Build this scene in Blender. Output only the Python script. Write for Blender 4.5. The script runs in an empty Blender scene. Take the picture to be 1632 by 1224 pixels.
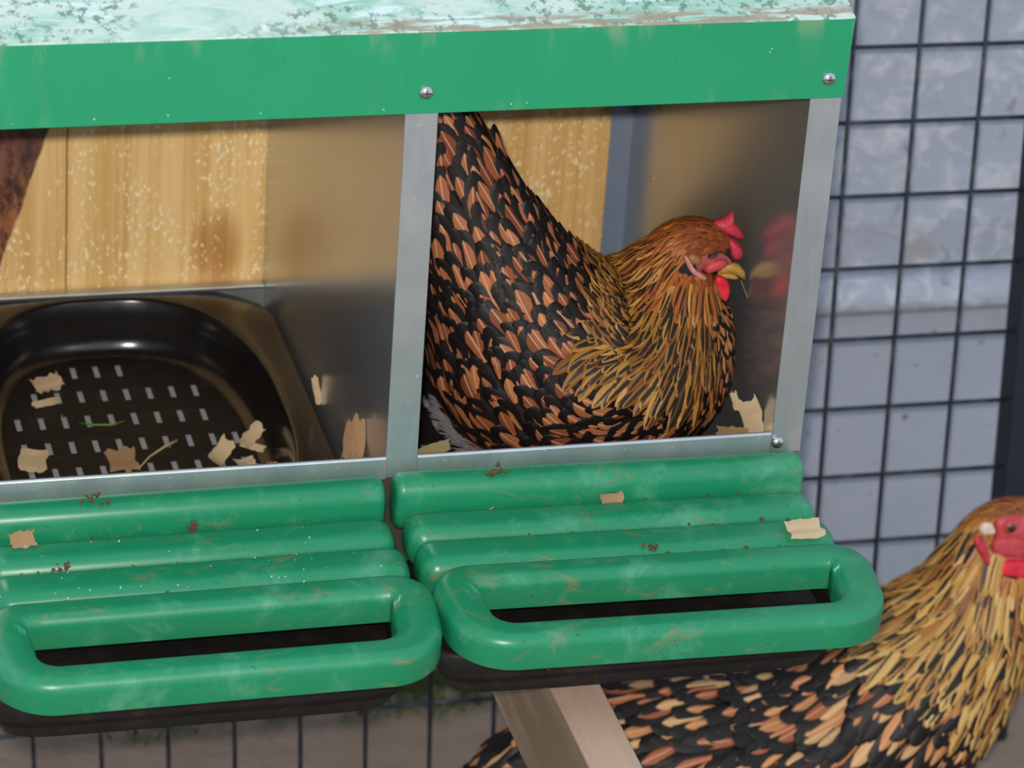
import bpy, bmesh, math, random
import numpy as np
from mathutils import Vector, Matrix, Euler

random.seed(7)
RNG = np.random.default_rng(11)
SC = bpy.context.scene
COL = SC.collection

# ------------------------------------------------------------------ camera
FPX = 5500.0
CAM = np.array([-0.5593, -2.1660, 1.2073])
ROT = np.array([[0.9659735, -0.2500366, 0.0661579],
                [-0.0570624, -0.4555145, -0.8883977],
                [0.2522678, 0.8543935, -0.4542826]])      # rows: right, down, forward
cd = bpy.data.cameras.new('camera')
cam = bpy.data.objects.new('camera', cd)
COL.objects.link(cam)
M3 = Matrix(((ROT[0][0], -ROT[1][0], -ROT[2][0]),
             (ROT[0][1], -ROT[1][1], -ROT[2][1]),
             (ROT[0][2], -ROT[1][2], -ROT[2][2])))
cam.matrix_world = Matrix.Translation(Vector(CAM)) @ M3.to_4x4()
cd.sensor_width = 36.0
cd.sensor_fit = 'HORIZONTAL'
cd.lens = 36.0 * FPX / 1632.0
cd.clip_start = 0.05
cd.dof.use_dof = True
cd.dof.focus_distance = 2.52
cd.dof.aperture_fstop = 9.0
SC.camera = cam

# ------------------------------------------------------------------ light
w = bpy.data.worlds.new('overcast_sky')
SC.world = w
w.use_nodes = True
bg = w.node_tree.nodes['Background']
bg.inputs[0].default_value = (0.72, 0.84, 1.0, 1)
bg.inputs[1].default_value = 0.92

fl = bpy.data.lights.new('camera_flash', 'AREA')
fl.shape = 'DISK'
fl.size = 0.035
fl.energy = 50.0
fl.color = (1.0, 0.93, 0.84)
flo = bpy.data.objects.new('camera_flash', fl)
COL.objects.link(flo)
flo.matrix_world = cam.matrix_world @ Matrix.Translation((-0.02, 0.042, 0.03))

vs = SC.view_settings
vs.view_transform = 'Standard'
vs.look = 'None'
vs.exposure = 0.0
vs.gamma = 1.0
vs.use_curve_mapping = False

# ------------------------------------------------------------------ geometry helpers
def at(px, py, X=None, Y=None, Z=None):
    """point of the place seen at photo position px,py that lies on a plane X, Y or Z"""
    d = ROT.T @ np.array([(px - 816.0) / FPX, (py - 612.0) / FPX, 1.0])
    for i, v in enumerate((X, Y, Z)):
        if v is not None:
            return CAM + d * (v - CAM[i]) / d[i]

def tag(o, label, cat=None, group=None, kind=None):
    if label: o['label'] = label
    if cat: o['category'] = cat
    if group: o['group'] = group
    if kind: o['kind'] = kind
    return o

def thing(name, loc, label, cat, group=None):
    o = bpy.data.objects.new(name, None)
    o.empty_display_size = 0.02
    COL.objects.link(o)
    o.location = loc
    return tag(o, label, cat, group)

def link(name, me, mats, parent=None, smooth=False):
    if not isinstance(mats, (list, tuple)): mats = [mats]
    for m in mats:
        me.materials.append(m)
    if smooth:
        me.polygons.foreach_set('use_smooth', [True] * len(me.polygons))
    me.update()
    o = bpy.data.objects.new(name, me)
    COL.objects.link(o)
    if parent is not None:
        o.parent = parent
        base = Vector(parent.location)
        p = parent.parent
        if p is not None: base = base + Vector(p.location) if False else base
        o.location = -base if parent.type == 'EMPTY' else (0, 0, 0)
    return o

def mesh(name, v, f, mats, parent=None, smooth=False):
    me = bpy.data.meshes.new(name)
    me.from_pydata([tuple(map(float, p)) for p in v], [], [tuple(map(int, q)) for q in f])
    return link(name, me, mats, parent, smooth)

def bm_out(name, bm, mats, parent=None, smooth=False):
    bmesh.ops.recalc_face_normals(bm, faces=bm.faces)
    me = bpy.data.meshes.new(name)
    bm.to_mesh(me); bm.free()
    return link(name, me, mats, parent, smooth)

def box_bm(x0, x1, y0, y1, z0, z1, bev=0.0, seg=2):
    bm = bmesh.new()
    bmesh.ops.create_cube(bm, size=1.0)
    for v in bm.verts:
        v.co = Vector((x0 + (v.co.x + .5) * (x1 - x0), y0 + (v.co.y + .5) * (y1 - y0), z0 + (v.co.z + .5) * (z1 - z0)))
    if bev > 0:
        bmesh.ops.bevel(bm, geom=list(bm.edges), offset=bev, segments=seg, profile=0.5, affect='EDGES')
    return bm

def box(name, x0, x1, y0, y1, z0, z1, m, parent=None, bev=0.0, seg=2, smooth=False):
    return bm_out(name, box_bm(x0, x1, y0, y1, z0, z1, bev, seg), m, parent, smooth)

def prism(name, prof, x0, x1, m, parent=None, bev=0.0):
    """closed profile of (y,z) swept along X"""
    n = len(prof)
    v = [(x0, y, z) for y, z in prof] + [(x1, y, z) for y, z in prof]
    f = [(i, (i + 1) % n, n + (i + 1) % n, n + i) for i in range(n)] + [tuple(range(n - 1, -1, -1)), tuple(range(n, 2 * n))]
    bm = bmesh.new()
    vv = [bm.verts.new(p) for p in v]
    for q in f: bm.faces.new([vv[i] for i in q])
    if bev > 0:
        bmesh.ops.bevel(bm, geom=list(bm.edges), offset=bev, segments=2, profile=.5, affect='EDGES')
    return bm_out(name, bm, m, parent)

def tube(name, pts, radii, m, parent=None, n=8, smooth=True):
    pts = [np.array(p, float) for p in pts]
    v, f = [], []
    k = len(pts)
    for i, p in enumerate(pts):
        t = pts[min(i + 1, k - 1)] - pts[max(i - 1, 0)]
        t /= np.linalg.norm(t)
        a = np.cross(t, (0.3, 0.5, 0.81)); a /= np.linalg.norm(a)
        b = np.cross(t, a)
        r = radii[i] if hasattr(radii, '__len__') else radii
        for j in range(n):
            th = 2 * math.pi * j / n
            v.append(p + r * (a * math.cos(th) + b * math.sin(th)))
    for i in range(k - 1):
        for j in range(n):
            f.append((i * n + j, i * n + (j + 1) % n, (i + 1) * n + (j + 1) % n, (i + 1) * n + j))
    f.append(tuple(range(n - 1, -1, -1))); f.append(tuple(range((k - 1) * n, k * n)))
    return mesh(name, v, f, m, parent, smooth)

def pillow(name, outline, thick, m, parent=None, rings=5, bulge_dir=(0, 1, 0), bump=0.0, sub=3):
    """outline: closed list of 3-D points; a cushion with real thickness"""
    P = np.array(outline, float)
    for _ in range(2):                                     # smooth the outline
        Q = np.roll(P, -1, 0)
        P = np.stack([.75 * P + .25 * Q, .25 * P + .75 * Q], 1).reshape(-1, 3)
    c = P.mean(0); n = len(P)
    d = np.array(bulge_dir, float); d /= np.linalg.norm(d)
    v, f = [], []
    for side in (1, -1):
        for k in range(rings):
            r = 1 - k / rings
            h = thick * .5 * math.sqrt(max(0, 1 - r ** 2.6))
            for j in range(n):
                q = c + (P[j] - c) * r
                nz = bump * math.sin(j * 1.7 + k * 2.1) * (1 if k else 0)
                v.append(q + d * side * (h + nz))
        v.append(c + d * side * thick * .5)
    B = rings * n + 1
    for s in (0, 1):
        o = s * B
        for k in range(rings - 1):
            for j in range(n):
                q = (o + k * n + j, o + k * n + (j + 1) % n, o + (k + 1) * n + (j + 1) % n, o + (k + 1) * n + j)
                f.append(q if s == 0 else q[::-1])
        for j in range(n):
            q = (o + (rings - 1) * n + j, o + (rings - 1) * n + (j + 1) % n, o + B - 1)
            f.append(q if s == 0 else q[::-1])
    bm = bmesh.new()
    vv = [bm.verts.new(p) for p in v]
    for q in f: bm.faces.new([vv[i] for i in q])
    bmesh.ops.remove_doubles(bm, verts=bm.verts, dist=1e-6)
    return bm_out(name, bm, m, parent, True)

# ------------------------------------------------------------------ material helpers
class NT:
    def __init__(s, name):
        s.m = bpy.data.materials.new(name); s.m.use_nodes = True
        s.t = s.m.node_tree; s.n = s.t.nodes; s.b = s.n['Principled BSDF']
    def node(s, ty, **kw):
        x = s.n.new(ty)
        for k, v in kw.items(): setattr(x, k, v)
        return x
    def put(s, sock, v):
        if isinstance(v, bpy.types.NodeSocket): s.t.links.new(v, sock)
        elif v is not None:
            if hasattr(sock.default_value, '__len__') and len(sock.default_value) == 4 and len(v) == 3: v = (*v, 1)
            sock.default_value = v
    def co(s, kind='Object'):
        return s.node('ShaderNodeTexCoord').outputs[kind]
    def map(s, vec, scale=(1, 1, 1), loc=(0, 0, 0), rot=(0, 0, 0)):
        x = s.node('ShaderNodeMapping'); s.put(x.inputs[0], vec)
        x.inputs['Scale'].default_value = scale; x.inputs['Location'].default_value = loc; x.inputs['Rotation'].default_value = rot
        return x.outputs[0]
    def noise(s, vec, scale=5, detail=4, rough=.55, dist=0):
        x = s.node('ShaderNodeTexNoise'); s.put(x.inputs['Vector'], vec)
        x.inputs['Scale'].default_value = scale; x.inputs['Detail'].default_value = detail
        x.inputs['Roughness'].default_value = rough; x.inputs['Distortion'].default_value = dist
        return x.outputs['Fac']
    def math(s, op, a, b=None, c=None, clamp=False):
        x = s.node('ShaderNodeMath', operation=op, use_clamp=clamp)
        s.put(x.inputs[0], a); s.put(x.inputs[1], b)
        if c is not None: s.put(x.inputs[2], c)
        return x.outputs[0]
    def step(s, v, lo, hi):
        x = s.node('ShaderNodeMapRange', interpolation_type='SMOOTHSTEP')
        s.put(x.inputs['Value'], v); s.put(x.inputs['From Min'], lo); s.put(x.inputs['From Max'], hi)
        return x.outputs[0]
    def mix(s, f, a, b):
        x = s.node('ShaderNodeMix', data_type='RGBA')
        s.put(x.inputs[0], f); s.put(x.inputs[6], a); s.put(x.inputs[7], b)
        return x.outputs[2]
    def sep(s, v):
        x = s.node('ShaderNodeSeparateXYZ'); s.put(x.inputs[0], v); return x.outputs
    def bump(s, h, strength=.3, dist=.002):
        x = s.node('ShaderNodeBump'); s.put(x.inputs['Height'], h)
        x.inputs['Strength'].default_value = strength; x.inputs['Distance'].default_value = dist
        s.t.links.new(x.outputs[0], s.b.inputs['Normal'])
    def set(s, color=None, rough=None, metal=None, spec=None, **kw):
        if color is not None: s.put(s.b.inputs['Base Color'], color)
        if rough is not None: s.put(s.b.inputs['Roughness'], rough)
        if metal is not None: s.put(s.b.inputs['Metallic'], metal)
        if spec is not None: s.put(s.b.inputs['Specular IOR Level'], spec)
        for k, v in kw.items(): s.put(s.b.inputs[k.replace('_', ' ')], v)
        return s.m

def srgb(r, g, b):
    f = lambda c: (c / 255 / 12.92) if c / 255 <= .04045 else ((c / 255 + .055) / 1.055) ** 2.4
    return (f(r), f(g), f(b))

def simple(name, col, rough=.5, metal=0, var=.12, scale=60, spec=.5, bump=0):
    k = NT(name); c = k.co()
    n = k.noise(c, scale, 4)
    lo = tuple(x * (1 - var) for x in col); hi = tuple(min(1, x * (1 + var)) for x in col)
    if bump: k.bump(n, bump, .001)
    return k.set(k.mix(n, lo, hi), rough, metal, spec)

# ---- steel
k = NT('galvanised_steel'); c = k.co()
n1 = k.noise(k.map(c, (1, 1, .12)), 260, 3); n2 = k.noise(c, 18, 4); n3 = k.noise(c, 190, 2)
col = k.mix(k.step(n2, .35, .7), (.50, .545, .56), (.60, .635, .645))
col = k.mix(k.step(n3, .69, .76), col, (.78, .80, .80))
k.bump(n1, .05, .0006)
STEEL = k.set(col, k.math('MULTIPLY_ADD', n1, .12, .33), .85)

k = NT('bright_sheet_steel'); c = k.co()
n1 = k.noise(k.map(c, (1, 1, .10)), 200, 3); n2 = k.noise(c, 9, 3); n3 = k.noise(c, 210, 2)
col = k.mix(n2, (.50, .52, .54), (.60, .62, .64))
col = k.mix(k.step(n3, .72, .78), col, (.62, .62, .60))
k.bump(n1, .03, .0005)
SHEET = k.set(col, k.math('MULTIPLY_ADD', n1, .06, .21), .80)

k = NT('screw_steel'); SCREW = k.set((.62, .60, .57), .22, 1.0)
k = NT('screw_recess'); RECESS = k.set((.10, .09, .08), .6, .5)

# ---- green paint on the front band
k = NT('green_paint'); c = k.co()
xyz = k.sep(c)
n1 = k.noise(c, 14, 4); n2 = k.noise(k.map(c, (1, 1, .25)), 42, 5); n3 = k.noise(c, 300, 2)
col = k.mix(n1, srgb(26, 136, 90), srgb(36, 148, 104))
edge = k.math('ADD', k.step(xyz[2], .318, .337), k.math('MULTIPLY_ADD', k.step(xyz[2], .292, .278), .25, 0))
dirt = k.math('MULTIPLY', k.step(n2, .56, .70), k.math('MULTIPLY_ADD', edge, .35, .04))
col = k.mix(dirt, col, srgb(150, 160, 130))
col = k.mix(k.math('MULTIPLY', k.step(n3, .70, .78), .4), col, srgb(40, 90, 60))
GREEN = k.set(col, .34, 0, .5)

# ---- weathered roof
k = NT('worn_mint_roof'); c = k.co()
xyz = k.sep(c)
n1 = k.noise(k.map(c, (1, 2.0, 1), rot=(0, 0, .6)), 9, 6, .65, 1.4); n2 = k.noise(c, 120, 4, .7); n3 = k.noise(k.map(c, (.6, 2.5, 1), rot=(0, 0, -.5)), 26, 4, .6, 1)
n4 = k.noise(c, 7, 3)
col = k.mix(k.step(n1, .38, .60), srgb(150, 192, 174), srgb(194, 212, 202))
col = k.mix(k.math('MULTIPLY', k.step(n3, .56, .64), .8), col, srgb(206, 226, 224))
col = k.mix(k.math('MULTIPLY', k.math('MULTIPLY', k.step(n2, .50, .60), k.step(n4, .42, .55)), .8), col, srgb(82, 122, 100))
n5 = k.noise(k.map(c, (1, 6, 6)), 22, 4)
line = k.math('MULTIPLY', k.math('MULTIPLY', k.step(xyz[1], .013, .002), k.step(n5, .44, .52)), k.step(xyz[0], -.13, -.02))
col = k.mix(k.math('MULTIPLY', line, .8), col, srgb(150, 132, 110))
k.bump(n2, .15, .001)
ROOF = k.set(col, .5, 0, .4)

# ---- green plastic perch
k = NT('green_perch_plastic'); c = k.co()
n1 = k.noise(c, 22, 6, .7, .4); n2 = k.noise(k.map(c, (.5, 1, 1)), 55, 6, .7, 1.0); n3 = k.noise(c, 9, 4); n4 = k.noise(c, 240, 3)
col = k.mix(n3, srgb(16, 118, 76), srgb(30, 134, 94))
col = k.mix(k.math('MULTIPLY', k.step(n1, .50, .74), .55), col, srgb(92, 160, 128))
col = k.mix(k.math('MULTIPLY', k.step(n2, .56, .72), .75), col, srgb(112, 116, 82))
col = k.mix(k.math('MULTIPLY', k.step(n4, .66, .74), .6), col, srgb(52, 62, 42))
k.bump(n1, .06, .001)
PERCH = k.set(col, k.math('MULTIPLY_ADD', n1, .30, .20), 0, .5)

# ---- black plastic
k = NT('black_gloss_plastic'); c = k.co()
n1 = k.noise(c, 28, 6, .7); n2 = k.noise(c, 160, 4)
z = k.sep(c)[2]
dust = k.math('MULTIPLY', k.step(n1, .42, .70), k.math('MULTIPLY_ADD', k.step(z, -.1265, -.1315), .20, .04))
col = k.mix(dust, (.010, .009, .009), srgb(92, 74, 58))
BLACK = k.set(col, k.math('MULTIPLY_ADD', n1, .20, .10), 0, .5)
k = NT('black_tray_plastic'); c = k.co()
n1 = k.noise(c, 40, 6, .7); n2 = k.noise(c, 170, 3)
col = k.mix(k.math('MULTIPLY', k.step(n1, .45, .75), .35), (.010, .009, .009), srgb(70, 58, 48))
col = k.mix(k.math('MULTIPLY', k.step(n2, .72, .78), .6), col, srgb(150, 135, 120))
TRAY = k.set(col, .6, 0, .3)

# ---- wood of the boards
def board_mat(name, seed, bark=False, stain=False):
    k = NT(name); c = k.co(); xyz = k.sep(c)
    g1 = k.noise(k.map(c, (1, 1, .035), (seed, seed, 0)), 62, 5, .6, .3)
    g2 = k.noise(k.map(c, (1, 1, .02), (seed * 2, 0, 0)), 210, 3)
    s1 = k.noise(k.map(c, (1, 1, .55), (seed, 0, seed)), 290, 2); s2 = k.noise(k.map(c, (1, 1, .45)), 22, 3)
    col = k.mix(k.step(g1, .32, .68), srgb(222, 176, 108), srgb(244, 206, 142))
    col = k.mix(k.math('MULTIPLY', k.step(g2, .52, .7), .3), col, srgb(190, 134, 68))
    spk = k.math('MULTIPLY', k.step(s1, .575, .645), k.step(s2, .38, .56))
    if stain:
        d = k.math('ADD', k.math('POWER', k.math('DIVIDE', k.math('SUBTRACT', xyz[0], -.050), .026), 2.0),
                   k.math('POWER', k.math('DIVIDE', k.math('SUBTRACT', xyz[2], -.052), .045), 2.0))
        st = k.math('MULTIPLY', k.step(k.math('ADD', d, k.math('MULTIPLY', g1, .9)), 1.6, .4), .75)
        col = k.mix(st, col, srgb(178, 116, 44))
    if bark:
        e = k.math('ADD', k.math('SUBTRACT', xyz[0], -.2122), k.math('MULTIPLY', k.math('SUBTRACT', xyz[2], .0186), -.33))
        e = k.math('ADD', e, k.math('MULTIPLY', k.math('SUBTRACT', k.noise(c, 16, 3), .5), .012))
        bk = k.step(e, .0025, -.0005)
        bc = k.mix(k.step(k.noise(k.map(c, (1, 1, .5), rot=(0, .3, 0)), 90, 6, .75), .35, .65), srgb(58, 36, 34), srgb(170, 108, 72))
        bc = k.mix(k.math('MULTIPLY', k.step(xyz[2], -.01, .06), .6), bc, srgb(96, 70, 70))
        col = k.mix(bk, col, bc)
        spk = k.math('MULTIPLY', spk, k.math('SUBTRACT', 1.0, bk))
    col = k.mix(k.math('MULTIPLY', spk, .85), col, srgb(255, 244, 206))
    k.bump(g1, .15, .001)
    return k.set(col, .55, 0, .3)

# ---- grey wall behind the mesh
k = NT('dirty_grey_panel'); c = k.co(); xyz = k.sep(c)
n1 = k.noise(c, 9, 6, .65); n2 = k.noise(c, 34, 6, .7, .5); n3 = k.noise(c, 70, 4, .6); n4 = k.noise(k.map(c, (1, 1, .6)), 22, 5, .7); nn = k.noise(c, 13, 4, .6)
col = k.mix(n1, srgb(154, 160, 174), srgb(178, 184, 196))
up = k.step(xyz[2], -.31, -.29)
col = k.mix(k.math('MULTIPLY', k.math('MULTIPLY', k.step(n2, .46, .66), up), .6), col, srgb(212, 214, 220))
col = k.mix(k.math('MULTIPLY', k.math('MULTIPLY', k.step(n4, .59, .69), up), .6), col, srgb(108, 104, 108))
low = k.math('SUBTRACT', 1.0, up)
col = k.mix(k.math('MULTIPLY', k.math('MULTIPLY', k.step(n3, .645, .69), low), .8), col, srgb(92, 82, 76))
col = k.mix(k.math('MULTIPLY', k.math('MULTIPLY', k.step(nn, .60, .68), k.step(xyz[2], -.38, -.32)), .35), col, srgb(166, 148, 128))
k.bump(k.math('MULTIPLY', n2, up), .6, .006)
WALL = k.set(col, .75, 0, .3)

k = NT('bare_earth'); c = k.co()
n1 = k.noise(c, 14, 6, .65); n2 = k.noise(c, 90, 4)
n3 = k.noise(c, 26, 5, .6); y = k.sep(c)[1]
col = k.mix(n1, srgb(120, 104, 92), srgb(160, 142, 128))
col = k.mix(k.math('MULTIPLY', k.step(n2, .58, .7), .5), col, srgb(112, 98, 86))
col = k.mix(k.math('MULTIPLY', k.step(n3, .40, .58), k.step(y, .62, .70)), col, srgb(66, 78, 40))
k.bump(n2, .4, .004)
EARTH = k.set(col, .85, 0, .2)

k = NT('dark_wire'); c = k.co()
n1 = k.noise(c, 60, 4)
WIRE = k.set(k.mix(k.step(n1, .45, .75), srgb(46, 54, 64), srgb(88, 90, 88)), .5, 0, .4)
POST = simple('dark_blue_post_paint', srgb(30, 36, 48), .5, 0, .2, 30)
MOSS = simple('moss_green', srgb(66, 80, 40), .8, 0, .35, 60)

k = NT('rough_sawn_timber'); c = k.co()
g1 = k.noise(k.map(c, (1, .05, 1)), 120, 5, .6); g2 = k.noise(k.map(c, (1, .12, 1)), 30, 4); xyz = k.sep(c)
geo = k.node('ShaderNodeNewGeometry'); 
col = k.mix(g1, srgb(178, 148, 128), srgb(208, 180, 160))
side_tone = k.mix(k.step(g2, .4, .65), srgb(126, 110, 88), srgb(160, 142, 118))
side = k.step(xyz[0], .1012, .0992)  # left face darker and duller than the other faces
col = k.mix(side, col, side_tone)
k.bump(g1, .2, .001)
TIMBER = k.set(col, .75, 0, .25)

k = NT('pale_wood_shaving'); c = k.co('Generated')
g = k.noise(k.map(c, (1, 8, 1)), 5, 4)
SHAVE = k.set(k.mix(g, srgb(224, 194, 152), srgb(250, 230, 194)), .6, 0, .3)
k = NT('tan_wood_shaving'); c = k.co('Generated')
g = k.noise(k.map(c, (1, 8, 1)), 5, 4)
SHAVE2 = k.set(k.mix(g, srgb(176, 136, 96), srgb(214, 178, 136)), .6, 0, .3)
STRAW = simple('straw_stalk', srgb(176, 158, 108), .6, 0, .2, 90)
GRASS = simple('green_grass_blade', srgb(86, 128, 44), .5, 0, .2, 90)
DIRT = simple('brown_dirt', srgb(92, 66, 42), .9, 0, .35, 300)
k = NT('water'); WATER = k.set((.95, .98, 1), .0, 0, .8, Transmission_Weight=.6, IOR=1.33)

# ------------------------------------------------------------------ the setting
GZ = -.66
def grid_plane(name, x0, x1, y0, y1, z, nx, ny, amp, m, label):
    v = [(x0 + (x1 - x0) * i / nx, y0 + (y1 - y0) * j / ny, z + amp * random.uniform(-1, 1)) for j in range(ny + 1) for i in range(nx + 1)]
    f = [(j * (nx + 1) + i, j * (nx + 1) + i + 1, (j + 1) * (nx + 1) + i + 1, (j + 1) * (nx + 1) + i) for j in range(ny) for i in range(nx)]
    return tag(mesh(name, v, f, m, None, True), label, 'ground', kind='structure')
grid_plane('floor', -3, 3, -4, .83, GZ, 90, 70, .004, EARTH, 'brown bare earth ground with moss under the nest box')

# wall: lower slab, upper slab with a rounded lower lip standing proud
prof = [(.80, GZ - .05), (.80, -.306)]
for i in range(11):
    a = -math.pi * .5 + math.pi * i / 10
    prof.append((.788 - .026 * math.cos(a), -.283 + .021 * math.sin(a)))
prof += [(.778, -.20), (.784, .2), (.784, .7), (.86, .7), (.86, GZ - .05)]
tag(prism('wall_back', prof, -2.5, 2.5, WALL), 'dirty blue-grey wall behind the wire mesh with a rounded ledge', 'wall', kind='structure')

# ------------------------------------------------------------------ wire mesh fence
MY = .53
fence = thing('wire_mesh_fence', (0.1, MY, GZ), 'dark welded wire mesh fence with square openings behind the nest box', 'fence')
SPX, X0, LEAN = .0632, .5346, -.0415
def wire_x(i, z): return X0 + i * SPX + LEAN * z
zs = (GZ, .62)
src = None
for i in range(-17, 3):
    tube('wire', [(wire_x(i, zs[0]), MY, zs[0]), (wire_x(i, zs[1]), MY, zs[1])], .0021, WIRE, fence, 7)
for j in range(-8, 8):
    z = .0197 + j * .0735
    xr = .7185 + (-.072 - z) * .0545
    tube('wire', [(-.56, MY + .0036, z + .004), (xr + .004, MY + .0036, z - .002)], .0021, WIRE, fence, 7)
post = thing('fence_post', (.7480, MY, GZ), 'dark blue-black square post at the right end of the wire mesh', 'post')
def leaning_post():
    z0, z1 = GZ, .62
    bm = box_bm(0, .030, MY - .012, MY + .018, 0, 1, 0)
    for v in bm.verts:
        z = z0 if v.co.z < .5 else z1
        v.co.x += .7185 + (-.072 - z) * .0545; v.co.z = z
    bmesh.ops.bevel(bm, geom=list(bm.edges), offset=.002, segments=1, affect='EDGES')
    return bm
bm_out('upright', leaning_post(), POST, post)
box('cap', .6785, .7145, MY - .015, MY + .021, .62, .632, POST, post, .002)

# ------------------------------------------------------------------ nest box
H0, H1 = .2760, .3365
nb = thing('nest_box', (0, .24, -.15), 'two-bay galvanised steel nest box with green painted roof band', 'nest box')
XL, XR = -.3320, .3125
YB = .478
slope = math.tan(math.radians(18))
def roof_z(y): return H1 + (y + .004) * slope
# side panels and partition: sheets with a sloping top
def sheet(name, x0, x1, z0, parent=nb, m=SHEET):
    v = []
    for x in (x0, x1):
        v += [(x, .0016, z0), (x, YB, z0), (x, YB, roof_z(YB) - .004), (x, .0016, roof_z(0) - .004)]
    return mesh(name, v, [(0, 1, 2, 3), (7, 6, 5, 4), (0, 4, 5, 1), (1, 5, 6, 2), (2, 6, 7, 3), (3, 7, 4, 0)], m, parent)
tag(sheet('side_panel', .3080, .3095, -.15), 'reflective right inner wall of the box')
sheet('side_panel', XL, XL + .0015, -.15)
tag(sheet('partition', -.0098, -.0085, -.15), 'reflective sheet between the two bays')
box('floor_pan', XL, .3095, .002, YB, -.150, -.1485, SHEET, nb)
PALE = simple('pale_slot_sheet', (.62, .65, .70), .6, .2, .1, 50)  # pale sheets added under the nest trays to make the floor slots bright
for a, b in ((-.3290, -.0110), (-.0080, .3070)): box('added_slot_sheet', a, b, .010, .46, -.1425, -.1415, PALE, nb)
# front posts: flat strips
for x in (-.3205, 0, .300):
    box('front_post', x - .0119, x + .0119, 0, .0015, -.0165, .335, STEEL, nb, .0003, 1)
# sills: one folded lip below each bay, standing slightly proud of the posts
for a, b in ((-.3090, -.0119), (.0119, .287)):
    prism('sill', [(.0012, .0006), (.0008, .0018), (-.0008, .0018), (-.0022, .0004), (-.0022, -.0165), (.0002, -.0165)], a, b, STEEL, nb, .0004)
APRON_DARK = simple('dark_apron_steel', srgb(66, 60, 50), .8, .1, .3, 60)  # dark of the crevice between the perches put into the apron colour
box('apron', XL, .3095, .0005, .002, -.150, -.0167, APRON_DARK, nb)
# lower lip at the back of the bays and the corner flange at the back
for a, b in ((-.3300, -.0100), (-.0085, .2880)):
    prism('back_lip', [(.468, -.149), (.468, -.0855), (.4655, -.0835), (.4655, -.0815), (.4775, -.0815), (.4775, -.149)], a, b, STEEL, nb, .0004)
FLNG = simple('bluish_zinc', (.30, .37, .50), .4, .45, .1, 40)
box('corner_flange', .2885, .308, .462, .4635, -.149, .45, FLNG, nb)
box('corner_flange', -.3300, -.310, .462, .4635, -.149, .45, FLNG, nb)
# roof: sloping sheet and the green front band with side returns
prism('roof', [(-.0055, H1), (-.0055, H1 + .0012), (.53, roof_z(.53) + .0012), (.53, roof_z(.53) - .0012)], -.3360, .3135, ROOF, nb, .0003)
def band():
    x0, x1 = -.3360, .3135
    bm = box_bm(x0, x1, -.0055, -.0035, H0, H1, 0)
    for v in bm.verts:
        if v.co.x > 0 and v.co.z < .3: v.co.x -= .0022
    bmesh.ops.bevel(bm, geom=list(bm.edges), offset=.0005, segments=1, affect='EDGES')
    return bm
bm_out('front_band', band(), GREEN, nb)
for x in (-.3360, .3125):
    v = [(x, -.0045, H0 + .002), (x, .53, roof_z(.53) - .058), (x, .53, roof_z(.53)), (x, -.0045, H1), (x + .001, -.0045, H0 + .002), (x + .001, .53, roof_z(.53) - .058), (x + .001, .53, roof_z(.53)), (x + .001, -.0045, H1)]
    if x > 0: v = [(a - (.0022 if (cc < H0 + .01) else 0), b, cc) for a, b, cc in v]
    mesh('side_band', v, [(0, 1, 2, 3), (7, 6, 5, 4), (0, 4, 5, 1), (1, 5, 6, 2), (2, 6, 7, 3), (3, 7, 4, 0)], GREEN, nb)

def screw(p, r=.0052, parent=nb):
    bm = bmesh.new()
    n = 16
    prof = [(1.0, 0), (1.0, .18), (.93, .30), (.78, .48), (.5, .62), (.2, .68)]
    rings = []
    for a, h in prof:
        rings.append([bm.verts.new((p[0] + r * a * math.cos(2 * math.pi * j / n), p[1] - r * h, p[2] + r * a * math.sin(2 * math.pi * j / n))) for j in range(n)])
    for i in range(len(rings) - 1):
        for j in range(n): bm.faces.new([rings[i][j], rings[i][(j + 1) % n], rings[i + 1][(j + 1) % n], rings[i + 1][j]])
    bm.faces.new(rings[-1])
    s = bm_out('screw', bm, SCREW, parent, True)
    for dx, dz in ((.55, .09), (.09, .55)):
        q = box('cross_slot', p[0] - r * dx, p[0] + r * dx, p[1] - r * .70, p[1] - r * .60, p[2] - r * dz, p[2] + r * dz, RECESS)
        q.parent = s
        q.location = (0, 0, 0)
    return s
for px, py in ((679, 147), (1321, 125)):
    p = at(px, py, Y=-.0055); screw((p[0], -.0055, p[2]))
p = at(1240, 706, Y=-.002); screw((p[0], -.0008, p[2]), .0048)
for px, py in ((1050, 172), (1040, 285)):
    p = at(px, py, X=.308)
    bm = bmesh.new(); bmesh.ops.create_uvsphere(bm, u_segments=10, v_segments=6, radius=.0022)
    for v in bm.verts: v.co = Vector((p[0] + v.co.x * .7, p[1] + v.co.y * 1.4, p[2] + v.co.z * 1.2))
    bm_out('rivet', bm, SHAVE2, nb, True)

# ------------------------------------------------------------------ boards behind the box
bd = thing('plank_backing', (0, .49, -.15), 'yellow softwood planks closing the back of the nest box', 'planks')
edges = [-.360, float(at(107, 300, Y=.48)[0]), -.004, .158, .304]
for i in range(4):
    m = board_mat('softwood_board_%d' % i, i * 1.37 + .4, bark=(i == 0), stain=(i == 1))
    dy = (0, .0022, .0, .0018)[i]
    o = box('plank', edges[i] + .0006, edges[i + 1] - .0006, .4800 + dy, .502 + dy, -.15, .485, m, bd, .0012, 1)
    tag(o, ('plank with a dark bark edge', 'plank with pale resin flecks and a brown stain', None, None)[i])

# ------------------------------------------------------------------ nesting bowls
def superell(cx, cy, a, b, e, th):
    c, s = math.cos(th), math.sin(th)
    return cx + a * math.copysign(abs(c) ** (2 / e), c), cy + b * math.copysign(abs(s) ** (2 / e), s)

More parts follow.
